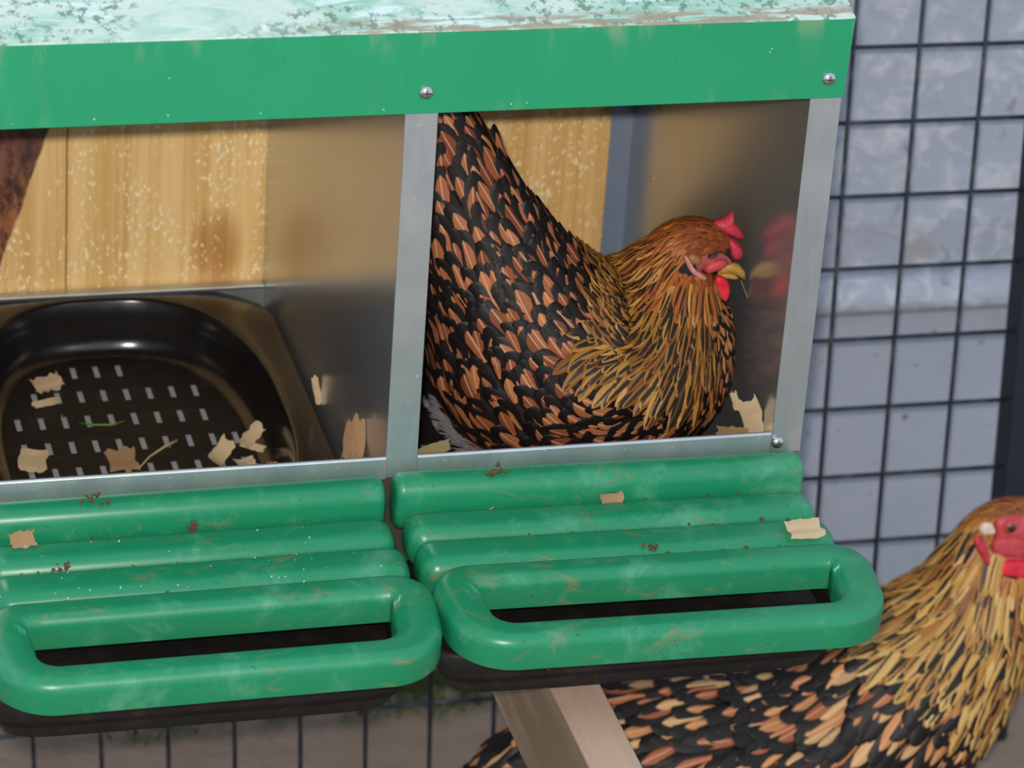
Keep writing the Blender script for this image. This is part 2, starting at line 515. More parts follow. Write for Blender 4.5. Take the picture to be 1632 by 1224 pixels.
def nest_bowl(cx, label):
    root = thing('nest_tray', (cx, .25, -.148), label, 'nest tray', 'black nest trays in the bays')
    cy = .262; n = 72
    zf, zb = -.0840, -.1320
    loops = []
    # flange outer edge: rectangle with cut corners
    x0, x1, y0, y1 = cx - .150, cx + .1425, .012, .4645
    def rect(th, ins):
        c, s = math.cos(th), math.sin(th)
        hx, hy = (x1 - x0) / 2 - ins, (y1 - y0) / 2 - ins
        t = min(hx / max(abs(c), 1e-6), hy / max(abs(s), 1e-6))
        x, y = t * c, t * s
        over = abs(x) / hx * hx + abs(y) / hy * hy - (hx + hy - .035)
        if over > 0: k_ = (hx + hy - .035) / (abs(x) + abs(y)); x, y = x * k_, y * k_
        return (x0 + x1) / 2 + x, (y0 + y1) / 2 + y
    bm = bmesh.new()
    ths = [2 * math.pi * i / n for i in range(n)]
    spec = [('r', 0, zf - .012), ('r', 0, zf - .001), ('r', .001, zf)]
    for da, dz in ((0, 0), (.0015, .0006), (.003, .003), (.0060, .020), (.0085, .034), (.0115, .0430), (.0160, .0470), (.0215, .0480)):
        spec.append(('s', .1225 - da, .200 - da, zf - dz))
    for sp in spec:
        L = []
        for th in ths:
            x, y = rect(th, sp[1]) if sp[0] == 'r' else superell(cx, cy, sp[1], sp[2], 2.6, th)
            L.append(bm.verts.new((x, y, sp[-1])))
        loops.append(L)
    fl_b = bmesh.new()
    for i in range(len(loops) - 1):
        for j in range(n): bm.faces.new([loops[i][j], loops[i][(j + 1) % n], loops[i + 1][(j + 1) % n], loops[i + 1][j]])
    bm_out('bowl', bm, BLACK, root, True)
    # perforated floor: a lattice with real slots
    sx, sy, hw, hl = .0192, .0435, .0025, .0115
    a, b = .1015, .1785
    gx = [cx - .001 + (i + .5) * sx * .5 for i in range(-12, 12)]
    xs = sorted(set([round(cx - .105, 5)] + [round(cx + .0125 + i * sx + s * hw, 5) for i in range(-6, 5) for s in (-1, 1)] + [round(cx + .105, 5)]))
    ys = sorted(set([round(cy - .185, 5)] + [round(cy + .0275 + j * sy + s * hl, 5) for j in range(-5, 4) for s in (-1, 1)] + [round(cy + .185, 5)]))
    def inside(x, y, g=0): return (abs((x - cx) / (a + g)) ** 2.6 + abs((y - cy) / (b + g)) ** 2.6) <= 1
    fine = lambda arr: [q for u, v_ in zip(arr[:-1], arr[1:]) for q in np.linspace(u, v_, 4)[:-1]] + [arr[-1]]
    bm = bmesh.new(); vd = {}
    def V(x, y, z):
        key = (round(x, 6), round(y, 6), round(z, 6))
        if key not in vd: vd[key] = bm.verts.new(key)
        return vd[key]
    def is_hole(i, j):
        if not (i % 2 == 1 and j % 2 == 1): return False
        return all(inside(xs[i + a_], ys[j + b_], -.005) for a_ in (0, 1) for b_ in (0, 1))
    for i in range(len(xs) - 1):
        for j in range(len(ys) - 1):
            X = [xs[i], xs[i + 1]]; Yy = [ys[j], ys[j + 1]]
            if is_hole(i, j):
                zt, zl = zb, zb - .0016
                q = [(X[0], Yy[0]), (X[1], Yy[0]), (X[1], Yy[1]), (X[0], Yy[1])]
                for e in range(4):
                    p, r = q[e], q[(e + 1) % 4]
                    bm.faces.new([V(p[0], p[1], zt), V(r[0], r[1], zt), V(r[0], r[1], zl), V(p[0], p[1], zl)])
                continue
            if inside((X[0] + X[1]) / 2, (Yy[0] + Yy[1]) / 2, .016):
                bm.faces.new([V(X[0], Yy[0], zb), V(X[1], Yy[0], zb), V(X[1], Yy[1], zb), V(X[0], Yy[1], zb)])
    bm_out('slotted_floor', bm, TRAY, root)
    return root
nest_bowl(-.1555, 'glossy black plastic nest tray with slotted floor in the left bay')
nest_bowl(.1480, 'black plastic nest tray underneath the sitting hen')

# ------------------------------------------------------------------ perches
def rounded_prof(y0, y1, z0, z1, r, seg=5):
    out = []
    for cy, cz, a0 in ((y1 - r, z1 - r, 0), (y0 + r, z1 - r, 90), (y0 + r, z0 + r, 180), (y1 - r, z0 + r, 270)):
        for i in range(seg + 1):
            a = math.radians(a0 + 90 * i / seg)
            out.append((cy + r * math.cos(a), cz + r * math.sin(a)))
    return out

def capped_bar(name, prof, x0, x1, rnd, m, parent):
    """bar along X whose ends are rounded over by rnd"""
    yc = sum(p[0] for p in prof) / len(prof); zc = sum(p[1] for p in prof) / len(prof)
    n = len(prof); v, f = [], []
    st = []
    K = 5
    for i in range(K + 1):
        a = math.pi / 2 * i / K
        st.append((x0 + rnd * (1 - math.sin(a)), rnd * (1 - math.cos(a)) if False else None, a))
    secs = []
    hy = max(abs(p[0] - yc) for p in prof); hz = max(abs(p[1] - zc) for p in prof)
    for i in range(K + 1):
        a = math.pi / 2 * i / K
        ins = rnd * (1 - math.sin(a)); secs.append((x0 + rnd * (1 - math.cos(a)), ins))
    for i in range(K, -1, -1):
        a = math.pi / 2 * i / K
        ins = rnd * (1 - math.sin(a)); secs.append((x1 - rnd * (1 - math.cos(a)), ins))
    for x, ins in secs:
        for y, z in prof:
            ky = max(0.05, (hy - ins) / hy); kz = max(0.05, (hz - ins) / hz)
            v.append((x, yc + (y - yc) * ky, zc + (z - zc) * kz))
    S = len(secs)
    for i in range(S - 1):
        for j in range(n):
            f.append((i * n + j, i * n + (j + 1) % n, (i + 1) * n + (j + 1) % n, (i + 1) * n + j))
    f.append(tuple(range(n - 1, -1, -1))); f.append(tuple(range((S - 1) * n, S * n)))
    return mesh(name, v, f, m, parent, True)

def make_perch(x0, x1, h0, h1, label, loc_dz, tilt, pitch):
    xc = (x0 + x1) / 2
    root = thing('perch', (xc, 0, -.03), label, 'perch', 'green plastic perches')
    capped_bar('hinge_roll', rounded_prof(-.0305, -.0025, -.050, -.0065, .0130, 6), x0, x1, .006, PERCH, root)
    capped_bar('ridge', rounded_prof(-.0665, -.0290, -.062, -.0265, .0140, 6), x0 + .003, x1 + .002, .013, PERCH, root)
    capped_bar('ridge', rounded_prof(-.1045, -.0640, -.064, -.0290, .0140, 6), x0 + .004, x1 + .005, .013, PERCH, root)
    # handle: rounded rectangular loop
    yb, yf = -.1010, -.2010
    n = 14; path = []
    xa, xb = h0, h1
    hw, hh = .0135, .0150
    rc = .030
    def arc(cx, cy, a0, a1, r):
        return [(cx + r * math.cos(math.radians(a0 + (a1 - a0) * i / n)), cy + r * math.sin(math.radians(a0 + (a1 - a0) * i / n))) for i in range(n + 1)]
    rb = .0168
    path = arc(xb - hw - rb + .003, yb - hw - rb, 90, 0, rb) + arc(xb - hw - rc, yf + hw + rc, 0, -90, rc) + arc(xa + hw + rc, yf + hw + rc, -90, -180, rc) + arc(xa + hw + rb - .003, yb - hw - rb, 180, 90, rb)
    prof = []
    for cy_, cz_, a0, r_ in ((hw - .0095, hh - .0095, 0, .0095), (-hw + .0095, hh - .0095, 90, .0095), (-hw + .0012, -hh + .0035 + .0012, 180, .0012), (hw - .0012, -hh + .0035 + .0012, 270, .0012)):
        for i_ in range(6):
            a_ = math.radians(a0 + 18 * i_)
            prof.append((cy_ + r_ * math.cos(a_), cz_ + r_ * math.sin(a_)))
    full = []
    for i in range(len(path)):
        a_, b_ = np.array(path[i]), np.array(path[(i + 1) % len(path)])
        q_ = max(1, int(np.linalg.norm(b_ - a_) / .012))
        full += [tuple(a_ + (b_ - a_) * u_ / q_) for u_ in range(q_)]
    path = full
    P = len(path); m_ = len(prof); v, f = [], []
    for i in range(P):
        a = np.array(path[i - 1]); b = np.array(path[(i + 1) % P])
        t = (b - a) / np.linalg.norm(b - a); nn = np.array([-t[1], t[0]])
        yy = path[i][1]
        zc = -.0445 + (yy - yb) * .05
        wide = 1.0 + .22 * abs(t[1])
        for u, z in prof:
            v.append((path[i][0] + nn[0] * u * wide, path[i][1] + nn[1] * u * wide, zc + z))
    for i in range(P):
        for j in range(m_):
            f.append((i * m_ + j, i * m_ + (j + 1) % m_, ((i + 1) % P) * m_ + (j + 1) % m_, ((i + 1) % P) * m_ + j))
    o = mesh('handle_loop', v, f, PERCH, root, True)
    bm = bmesh.new(); bm.from_mesh(o.data); bmesh.ops.recalc_face_normals(bm, faces=bm.faces); bm.to_mesh(o.data); bm.free()
    root.location = (xc, 0, -.03 + loc_dz)
    root.rotation_euler = (pitch, tilt, 0)
    return root
make_perch(-.0095, .3065, 0.0018, .3215, 'green plastic perch with loop handle below the sitting hen', 0, math.radians(.8), math.radians(1.7))
make_perch(-.3160, -.0170, -.3190, -.0080, 'green plastic perch with loop handle below the empty left bay', 0, math.radians(-.3), math.radians(3.2))

# ------------------------------------------------------------------ black trays under the perches
def egg_tray(x0, x1, label, dz=0):
    root = thing('egg_tray', ((x0 + x1) / 2, -.07, -.115 + dz), label, 'tray', 'black trays under the perches')
    y0, y1 = -.150, -.001
    bm = bmesh.new(); n = 48
    cx, cy = (x0 + x1) / 2, (y0 + y1) / 2
    hx, hy = (x1 - x0) / 2, (y1 - y0) / 2
    loops = []
    for hxk, z in ((.76, -.1145), (.83, -.1125), (.86, -.106), (1.0, -.074), (.985, -.071), (.94, -.071), (.92, -.078), (.90, -.100)):
        L = []
        for i in range(n):
            th = 2 * math.pi * (i + .5) / n
            x, y = superell(0, 0, hx - (1 - hxk) * .1, hy - (1 - hxk) * .1, 9, th)
            L.append(bm.verts.new((cx + x, cy + y, z + dz)))
        loops.append(L)
    for i in range(len(loops) - 1):
        for j in range(n): bm.faces.new([loops[i][j], loops[i][(j + 1) % n], loops[i + 1][(j + 1) % n], loops[i + 1][j]])
    bm.faces.new(loops[0][::-1]); bm.faces.new(loops[-1])
    bm_out('tray_shell', bm, TRAY, root, True)
    box('lid', x0 + .012, x1 - .012, -.141, -.010, -.084 + dz, -.081 + dz, TRAY, root, .001, 1)
egg_tray(-.004, .3150, 'black plastic tray hanging under the right green perch', -.012)
egg_tray(-.3250, -.0120, 'black plastic tray hanging under the left green perch', -.019)

# ------------------------------------------------------------------ timber bearer
tb = thing('timber_bearer', (.12, -.3, GZ), 'rough sawn timber beam running out from under the nest box', 'beam')
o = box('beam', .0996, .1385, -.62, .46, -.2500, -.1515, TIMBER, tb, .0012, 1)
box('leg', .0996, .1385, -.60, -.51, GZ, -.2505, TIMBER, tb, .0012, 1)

# ------------------------------------------------------------------ hens
def feather_mats(pfx, gold, edge=(.011, .008, .007)):
    k = NT(pfx + '_laced_feather')
    uv = k.sep(k.co('UV')); at_ = k.node('ShaderNodeAttribute', attribute_name='tint')
    tint = at_.outputs['Color']; rnd = at_.outputs['Alpha']
    s = k.math('ABSOLUTE', k.math('MULTIPLY_ADD', uv[0], 2.0, -1.0))
    c = k.co(); n = k.noise(c, 900, 2)
    barb = k.node('ShaderNodeTexWave', wave_type='BANDS', bands_direction='Y')
    sk = k.node('ShaderNodeCombineXYZ'); k.put(sk.inputs[0], 0.0); k.put(sk.inputs[1], k.math('SUBTRACT', uv[1], k.math('MULTIPLY', s, .22)))
    k.put(barb.inputs[0], sk.outputs[0]); barb.inputs['Scale'].default_value = 11; barb.inputs['Distortion'].default_value = .6
    d = k.math('ADD', k.math('POWER', k.math('DIVIDE', s, .64), 1.5), k.math('POWER', k.math('DIVIDE', k.math('MAXIMUM', k.math('SUBTRACT', uv[1], .48), 0.0), .34), 1.35))
    d = k.math('ADD', d, k.math('MULTIPLY_ADD', n, .24, -.12))
    d = k.math('ADD', d, k.math('MULTIPLY_ADD', rnd, .60, -.20))
    ins = k.step(d, 1.04, .88)
    gcol = k.mix(k.math('MULTIPLY', barb.outputs['Fac'], .28), tint, (.05, .02, .01))
    gcol = k.mix(k.math('MULTIPLY', k.step(s, .09, .03), .35), gcol, (.85, .62, .40))
    col = k.mix(ins, edge, gcol)
    k.bump(barb.outputs['Fac'], .18, .0006)
    laced = k.set(col, k.math('MULTIPLY_ADD', ins, .10, .42), 0, .28)
    k = NT(pfx + '_hackle_feather')
    uv = k.sep(k.co('UV')); at_ = k.node('ShaderNodeAttribute', attribute_name='tint')
    tint = at_.outputs['Color']; rnd = at_.outputs['Alpha']
    s = k.math('ABSOLUTE', k.math('MULTIPLY_ADD', uv[0], 2.0, -1.0)); n = k.noise(k.co(), 700, 2)
    w_ = k.math('MULTIPLY_ADD', rnd, .36, .20)
    e = k.math('ADD', k.math('SUBTRACT', s, w_), k.math('MULTIPLY_ADD', n, .3, -.15))
    dark = k.math('MULTIPLY', k.step(e, .10, -.10), k.math('MULTIPLY', k.step(uv[1], .10, .34), k.step(uv[1], 1.0, .90)))
    dark = k.math('MULTIPLY', dark, k.step(rnd, -.45, -.25))
    col = k.mix(dark, k.mix(k.math('MULTIPLY', n, .4), tint, (.10, .04, .01)), (.022, .015, .009))
    k.bump(n, .1, .0005)
    hack = k.set(col, .40, 0, .35)
    return laced, hack

SKIN_DARK = simple('dark_feather_gaps', (.014, .011, .010), .9, 0, .3, 200)  # body coloured near-black so the gaps between feathers look dark
def red_skin(name, col, bump=.6):
    k = NT(name); c = k.co()
    n1 = k.noise(c, 520, 4, .6); n2 = k.noise(c, 90, 3)
    colr = k.mix(k.step(n2, .35, .7), col, tuple(min(1, x * 1.25 + .02) for x in col))
    k.bump(n1, bump, .0008)
    return k.set(colr, .48, 0, .45, Subsurface_Weight=.12, Subsurface_Radius=(.004, .001, .001))
COMBRED = red_skin('comb_red', srgb(184, 40, 62), .9); FACERED = red_skin('face_red', srgb(186, 62, 66), .9)
FACEPALE = red_skin('face_pink', srgb(182, 92, 88), .9)
WATRED = red_skin('wattle_red', srgb(206, 26, 48), .3)
PINKEDGE = red_skin('pale_pink_skin', srgb(196, 128, 124), .5)
EARTAN = red_skin('tan_earlobe', srgb(150, 98, 58), .7)
EARWHITE = red_skin('white_earlobe', srgb(214, 190, 172), .7)
k = NT('horn_beak'); c = k.co(); n = k.noise(c, 120, 3)
BEAK = k.set(k.mix(n, srgb(150, 104, 48), srgb(210, 168, 84)), .35, 0, .5)
k = NT('eye_dark'); EYE = k.set((.012, .008, .006), .06, 0, .8)
k = NT('eye_iris'); IRIS = k.set(srgb(132, 60, 34), .2, 0, .6)
LID = red_skin('eyelid', srgb(92, 62, 62), .8)
SHANK = simple('yellow_shank', srgb(190, 148, 70), .6, 0, .2, 200, .4, .4)

class Loft:
    def __init__(s, rings, Y, mmpx, m=220):
        R = np.array(rings, float)                 # px,py,r_top,r_bottom,r_depth (photo pixels at the hen's distance)
        C = np.array([at(a, b, Y=Y) for a, b in R[:, :2]])
        rad = R[:, 2:5] * mmpx
        dat = np.concatenate([C[:, [0, 2]], rad], 1)
        n = len(dat); P = np.vstack([2 * dat[0] - dat[1], dat, 2 * dat[-1] - dat[-2]])
        P[0, 2:] = dat[0, 2:]; P[-1, 2:] = dat[-1, 2:]
        T = np.linspace(0, n - 1, m); out = []
        for t in T:
            i = min(int(t), n - 2); u = t - i
            p0, p1, p2, p3 = P[i], P[i + 1], P[i + 2], P[i + 3]
            out.append(.5 * (2 * p1 + (p2 - p0) * u + (2 * p0 - 5 * p1 + 4 * p2 - p3) * u * u + (3 * p1 - p0 - 3 * p2 + p3) * u ** 3))
        out = np.array(out)
        s.T = T; s.m = m; s.n = n; s.Y = Y
        s.C = np.stack([out[:, 0], np.full(m, Y), out[:, 1]], 1)
        t2 = np.gradient(out[:, :2], axis=0)
        for _ in range(6): t2[1:-1] = (t2[:-2] + 2 * t2[1:-1] + t2[2:]) / 4
        t2 /= np.linalg.norm(t2, axis=1)[:, None]
        s.N = np.stack([-t2[:, 1], np.zeros(m), t2[:, 0]], 1)
        s.rt, s.rb, s.rd = [np.maximum(out[:, q], .0008) for q in (2, 3, 4)]
        s.K = 96
        ph = np.linspace(0, 2 * np.pi, s.K, endpoint=False)
        s.grid = np.array([s._p(i, ph) for i in range(m)])         # m,K,3
        d1 = np.gradient(s.grid, axis=0); d2 = np.roll(s.grid, -1, 1) - np.roll(s.grid, 1, 1)
        nn = np.cross(d2, d1); nn /= np.linalg.norm(nn, axis=2)[..., None] + 1e-12
        if (nn[m // 2] * (s.grid[m // 2] - s.C[m // 2])).sum() < 0: nn = -nn
        for _ in range(3):
            nn[1:-1] = (nn[:-2] + nn[1:-1] * 2 + nn[2:]) / 4
            nn = (np.roll(nn, 1, 1) + 2 * nn + np.roll(nn, -1, 1)) / 4
        s.nrm = nn / (np.linalg.norm(nn, axis=2)[..., None] + 1e-12)
    def _p(s, i, ph):
        c, q = np.cos(ph), np.sin(ph)
        r = np.where(c > 0, s.rt[i], s.rb[i])
        return s.C[i] + s.N[i] * (c * r)[:, None] + np.array([0, -1.0, 0]) * (q * s.rd[i])[:, None]
    def _samp(s, A, t, ph):
        a = np.clip(t / (s.n - 1) * (s.m - 1), 0, s.m - 1.001); i = a.astype(int); u = (a - i)[:, None]
        b = (ph / (2 * np.pi) * s.K) % s.K; j = b.astype(int) % s.K; v = (b - np.floor(b))[:, None]; j2 = (j + 1) % s.K
        return (A[i, j] * (1 - v) + A[i, j2] * v) * (1 - u) + (A[i + 1, j] * (1 - v) + A[i + 1, j2] * v) * u
    def pos(s, t, ph): return s._samp(s.grid, t, ph)
    def normal(s, t, ph):
        n = s._samp(s.nrm, t, ph); return n / (np.linalg.norm(n, axis=1)[:, None] + 1e-12)
    def body(s, name, parent, mats, facefn):
        m, K = s.m, s.K
        step = 2
        idx = list(range(0, m, step)); idx = idx + ([m - 1] if idx[-1] != m - 1 else [])
        v = s.grid[idx].reshape(-1, 3); f = []; mi = []
        v = v - .0015 * s.nrm[idx].reshape(-1, 3)
        for a in range(len(idx) - 1):
            for j in range(K):
                f.append((a * K + j, a * K + (j + 1) % K, (a + 1) * K + (j + 1) % K, (a + 1) * K + j))
                mi.append(1 if facefn(s.T[idx[a]], 2 * np.pi * (j + .5) / K) else 0)
        f.append(tuple(range(K))); mi.append(0)
        f.append(tuple(range((len(idx) - 1) * K, len(idx) * K))); mi.append(1)
        o = mesh(name, v, f, mats, parent, True)
        o.data.polygons.foreach_set('material_index', mi)
        return o

def roots(L, ta, tb, row, across, jit=.28, keep=None):
    """staggered rows of feather roots between ring numbers ta and tb"""
    ts, phs = [], []
    fine = np.linspace(ta, tb, 600)
    cpos = L.pos(fine, np.full(600, np.pi / 2))
    cpos2 = L.pos(fine, np.full(600, 0.0)); cpos3 = L.pos(fine, np.full(600, np.pi))
    dl = np.maximum.reduce([np.linalg.norm(np.diff(q, axis=0), axis=1) for q in (cpos, cpos2, cpos3)]) * .5 + np.linalg.norm(np.diff(cpos, axis=0), axis=1) * .5
    cum = np.concatenate([[0], np.cumsum(dl)])
    r = 0; d = 0
    while d < cum[-1]:
        rw = row(0) if callable(row) else row
        t = np.interp(d, cum, fine)
        ph = np.linspace(0, 2 * np.pi, 64)
        p = L.pos(np.full(64, t), ph); circ = np.linalg.norm(np.diff(p, axis=0), axis=1)
        cc = np.concatenate([[0], np.cumsum(circ)])
        ac = across(t) if callable(across) else across
        n = max(3, int(cc[-1] / ac))
        q = (np.arange(n) + (.5 if r % 2 else 0)) / n * cc[-1]
        a = np.interp(q, cc, ph)
        ts += list(np.full(n, t) + RNG.uniform(-jit, jit, n) * rw / max(1e-4, cum[-1]) * (tb - ta)); phs += list(a + RNG.uniform(-jit, jit, n) * 2 * np.pi / n)
        d += rw * RNG.uniform(.9, 1.1); r += 1
    ts, phs = np.array(ts), np.array(phs) % (2 * np.pi)
    if keep is not None:
        k_ = keep(ts, phs, L.pos(ts, phs)); ts, phs = ts[k_], phs[k_]
    return ts, phs

SV_L = np.array([0, .28, .52, .72, .88, .965, 1.0]); SH_L = np.array([.42, .78, .98, 1.0, .76, .42, .05])
SV_H = np.array([0, .25, .5, .7, .86, .95, 1.0]); SH_H = np.array([.75, .95, 1.0, .90, .62, .32, .03])
def feathers(name, L, ts, phs, length, width, lift, tint, m, parent, sv=SV_L, sh=SH_L, cup=.35, swirl=0.0, sag=0.0):
    n = len(ts)
    length = np.broadcast_to(length, n); width = np.broadcast_to(width, n); lift = np.broadcast_to(lift, n)
    js = np.array([-1, -.55, 0, .55, 1.0]); nr, nc = len(sv), len(js)
    V = np.zeros((n, nr, nc, 3)); t = ts.copy(); ph = phs.copy(); prev = 0
    swr = RNG.normal(0, .13, n)
    tw = RNG.normal(0, .16, n)
    pprev = None
    for i, s in enumerate(sv):
        ds = (s - prev) * length; prev = s
        if i:
            for _ in range(3):
                e = .02
                g = np.linalg.norm(L.pos(np.clip(t - e, 0, L.n - 1.01), ph) - L.pos(t, ph), axis=1) / e
                t = np.clip(t - ds / 3 / np.maximum(g, .004), 0, L.n - 1.01)
        p = L.pos(t, ph); nn = L.normal(t, ph)
        e = .04
        tg = L.pos(np.clip(t - e, 0, L.n - 1.01), ph) - L.pos(np.clip(t + e, 0, L.n - 1.01), ph)
        tg -= nn * (tg * nn).sum(1)[:, None]
        tg /= np.linalg.norm(tg, axis=1)[:, None] + 1e-9
        wv = np.cross(nn, tg)
        p = p + wv * (swr * length * s)[:, None] + nn * (lift * (.15 + .85 * s) )[:, None]
        if sag:
            gv = np.array([0, 0, -1.0]) - nn * (nn @ np.array([0, 0, -1.0]))[:, None]
            p = p + gv * (sag * length * s)[:, None]
        if pprev is not None:                         # keep growing past the end of the body
            mv = np.linalg.norm(p - pprev, axis=1); short = mv < ds * .35
            p[short] = (pprev + tg * ds[:, None])[short]
        pprev = p
        hw = width * .5 * sh[i]
        for j, u in enumerate(js):
            V[:, i, j] = p + wv * (hw * u)[:, None] - nn * (cup * hw * u * u)[:, None] + nn * (tw * hw * u)[:, None]
    base = np.arange(n)[:, None] * (nr * nc)
    quad = []
    for i in range(nr - 1):
        for j in range(nc - 1):
            quad.append((i * nc + j, (i + 1) * nc + j, (i + 1) * nc + j + 1, i * nc + j + 1))
    quad = np.array(quad)
    F = (base[:, :, None] + quad[None]).reshape(-1, 4)
    me = bpy.data.meshes.new(name)
    me.vertices.add(n * nr * nc); me.vertices.foreach_set('co', V.reshape(-1))
    me.loops.add(F.size); me.loops.foreach_set('vertex_index', F.reshape(-1).astype(np.int32))
    me.polygons.add(len(F)); me.polygons.foreach_set('loop_start', np.arange(0, F.size, 4, dtype=np.int32))
    me.update(calc_edges=True)
    uvl = me.uv_layers.new(name='UVMap')
    U = np.zeros((n, nr, nc, 2)); U[..., 0] = ((js + 1) / 2)[None, None, :]; U[..., 1] = sv[None, :, None]
    U = U.reshape(-1, 2)
    uvl.data.foreach_set('uv', U[F.reshape(-1)].reshape(-1).astype(np.float32))
    ca = me.attributes.new('tint', 'FLOAT_COLOR', 'POINT')
    ca.data.foreach_set('color', np.repeat(tint, nr * nc, axis=0).reshape(-1).astype(np.float32))
    me.validate()
    return tag(link(name, me, m, parent, True), None, kind='stuff')

def tints(n, cols, wts, var=.14, rlo=0, rhi=1):
    c = np.array([srgb(*q) for q in cols]); i = RNG.choice(len(c), n, p=np.array(wts) / sum(wts))
    out = c[i] * RNG.uniform(1 - var, 1 + var, (n, 1))
    return np.concatenate([out, RNG.uniform(rlo, rhi, (n, 1))], 1)

def px_poly(pts, ox, oy, sc, Y): return [at(ox + a / sc, oy + b / sc, Y=Y) for a, b in pts]

def small_loft(name, pts, radii, ry, m, parent, n=14):
    v, f = [], []
    P = [np.array(p) for p in pts]; k_ = len(P)
    for i in range(k_):
        t = P[min(i + 1, k_ - 1)] - P[max(i - 1, 0)]; t /= np.linalg.norm(t)
        N = np.cross((0, 1.0, 0), t); N /= np.linalg.norm(N)
        for j in range(n):
            a = 2 * math.pi * j / n
            v.append(P[i] + N * math.cos(a) * radii[i] + np.array([0, 1.0, 0]) * math.sin(a) * ry[i])
    for i in range(k_ - 1):
        for j in range(n): f.append((i * n + j, i * n + (j + 1) % n, (i + 1) * n + (j + 1) % n, (i + 1) * n + j))
    f.append(tuple(range(n - 1, -1, -1))); f.append(tuple(range((k_ - 1) * n, k_ * n)))
    bm = bmesh.new(); vv = [bm.verts.new(q) for q in v]
    for q in f: bm.faces.new([vv[i] for i in q])
    return bm_out(name, bm, m, parent, True)

# ---------- the sitting hen
HY, HS = .142, .000494
LACED1, HACK1 = feather_mats('sitting', None)
h1 = thing('hen', (.17, HY, -.125), 'gold-laced hen sitting in the right bay of the nest box', 'hen', 'gold-laced hens')
ringsA = [(650, 60, 8, 8, 6), (664, 115, 34, 40, 16), (684, 180, 56, 58, 30), (716, 262, 78, 80, 50), (752, 350, 98, 105, 80), (800, 440, 118, 135, 120),
          (850, 515, 142, 190, 155), (905, 560, 150, 215, 176), (965, 565, 140, 205, 166), (1026, 545, 134, 172, 150), (1060, 502, 110, 116, 118),
          (1074, 442, 84, 62, 82), (1088, 404, 56, 46, 55), (1112, 394, 47, 47, 46), (1138, 400, 38, 36, 33), (1156, 412, 26, 22, 20), (1166, 420, 9, 8, 8)]
L1 = Loft(ringsA, HY, HS)
def face1(t, ph):
    d = min(ph, 2 * np.pi - ph)
    return t > 12.25 and d > 1.30 + max(0, 13.2 - t) * .35 and not (t < 12.8 and d > 2.5)
L1.body('body', h1, [SKIN_DARK, FACEPALE], face1)
zmin = -.118
lowok = lambda t, ph, p: p[:, 2] > zmin
OR1 = [(170, 98, 58), (152, 80, 44), (186, 114, 70), (130, 64, 36)]
# tail and saddle
t, p = roots(L1, 2.2, 5.2, .0165, .0125, keep=lowok)
feathers('tail_plumage', L1, t, p, .040, .0185, .0028, tints(len(t), OR1, [4, 3, 2, 3], rlo=.1, rhi=1), LACED1, h1)
t, p = roots(L1, 4.8, 9.3, .0145, .0130, jit=.38, keep=lowok)
big = RNG.uniform(.85, 1.2, len(t))
feathers('body_plumage', L1, t, p, .034 * big, .0195 * big, .0032, tints(len(t), OR1, [4, 3, 3, 2], rlo=.1, rhi=1.1), LACED1, h1, sag=.12)
# breast: small scaly feathers on the lower front
t, p = roots(L1, 8.6, 11.2, .0095, .0085, keep=lambda t, ph, q: (np.abs(ph - np.pi) < 1.75) & (q[:, 2] > zmin))
feathers('breast_plumage', L1, t, p, .022, .0115, .0026, tints(len(t), [(196, 118, 66), (176, 98, 52), (206, 140, 86)], [3, 3, 2], rhi=.6), LACED1, h1)
# neck hackle: long narrow feathers, shorter towards the head
GO1 = [(168, 116, 46), (150, 96, 38), (184, 136, 64), (134, 80, 34)]
topside = lambda t, ph, q: np.minimum(ph, 2 * np.pi - ph) < 2.55
CAPE = Loft([(905, 660, 340, 178, 222), (950, 612, 318, 176, 212), (998, 562, 270, 164, 190), (1036, 513, 162, 132, 154), (1064, 466, 112, 94, 110), (1080, 430, 82, 66, 80),
             (1092, 410, 60, 52, 58), (1112, 394, 47, 47, 46), (1130, 396, 40, 38, 36)], HY, HS)
dd = lambda ph: np.minimum(ph, 2 * np.pi - ph)
t, p = roots(L1, 7.7, 9.7, .0095, .0082, keep=lambda t, ph, q: dd(ph) < 1.60 - .55 * np.clip(8.8 - t, 0, 1))
feathers('neck_hackle', L1, t, p, .040 * RNG.uniform(.8, 1.15, len(t)), .0108, .0060, tints(len(t), GO1, [4, 3, 2, 2], rlo=.1, rhi=1.0), HACK1, h1, SV_H, SH_H, .45)
t, p = roots(CAPE, 2.15, 3.6, .0090, .0078, keep=lambda t, ph, q: (dd(ph) < 2.0) & (q[:, 2] > zmin) & ~((t < 3.0) & (dd(ph) < .80)) & ~((t < 2.6) & (dd(ph) < 1.0)) & ~((t < 2.45) & (dd(ph) > 1.30)) & ~((t < 2.75) & (dd(ph) > 1.6)))
feathers('neck_hackle', CAPE, t, p, .043 * RNG.uniform(.8, 1.15, len(t)), .0108, .0030, tints(len(t), GO1, [4, 3, 3, 1], rlo=-.15, rhi=1.0), HACK1, h1, SV_H, SH_H, .45)
t, p = roots(CAPE, 3.4, 5.0, .0080, .0062, keep=lambda t, ph, q: dd(ph) < 2.7)
feathers('neck_hackle', CAPE, t, p, .040 * RNG.uniform(.85, 1.15, len(t)), .0086, .0030, tints(len(t), GO1, [4, 4, 2, 2], rlo=-.2, rhi=1.0), HACK1, h1, SV_H, SH_H, .45)
t, p = roots(CAPE, 4.8, 6.6, .0062, .0050, keep=lambda t, ph, q: (dd(ph) < 2.9) & ~((t > 5.55) & (dd(ph) > 1.15)))
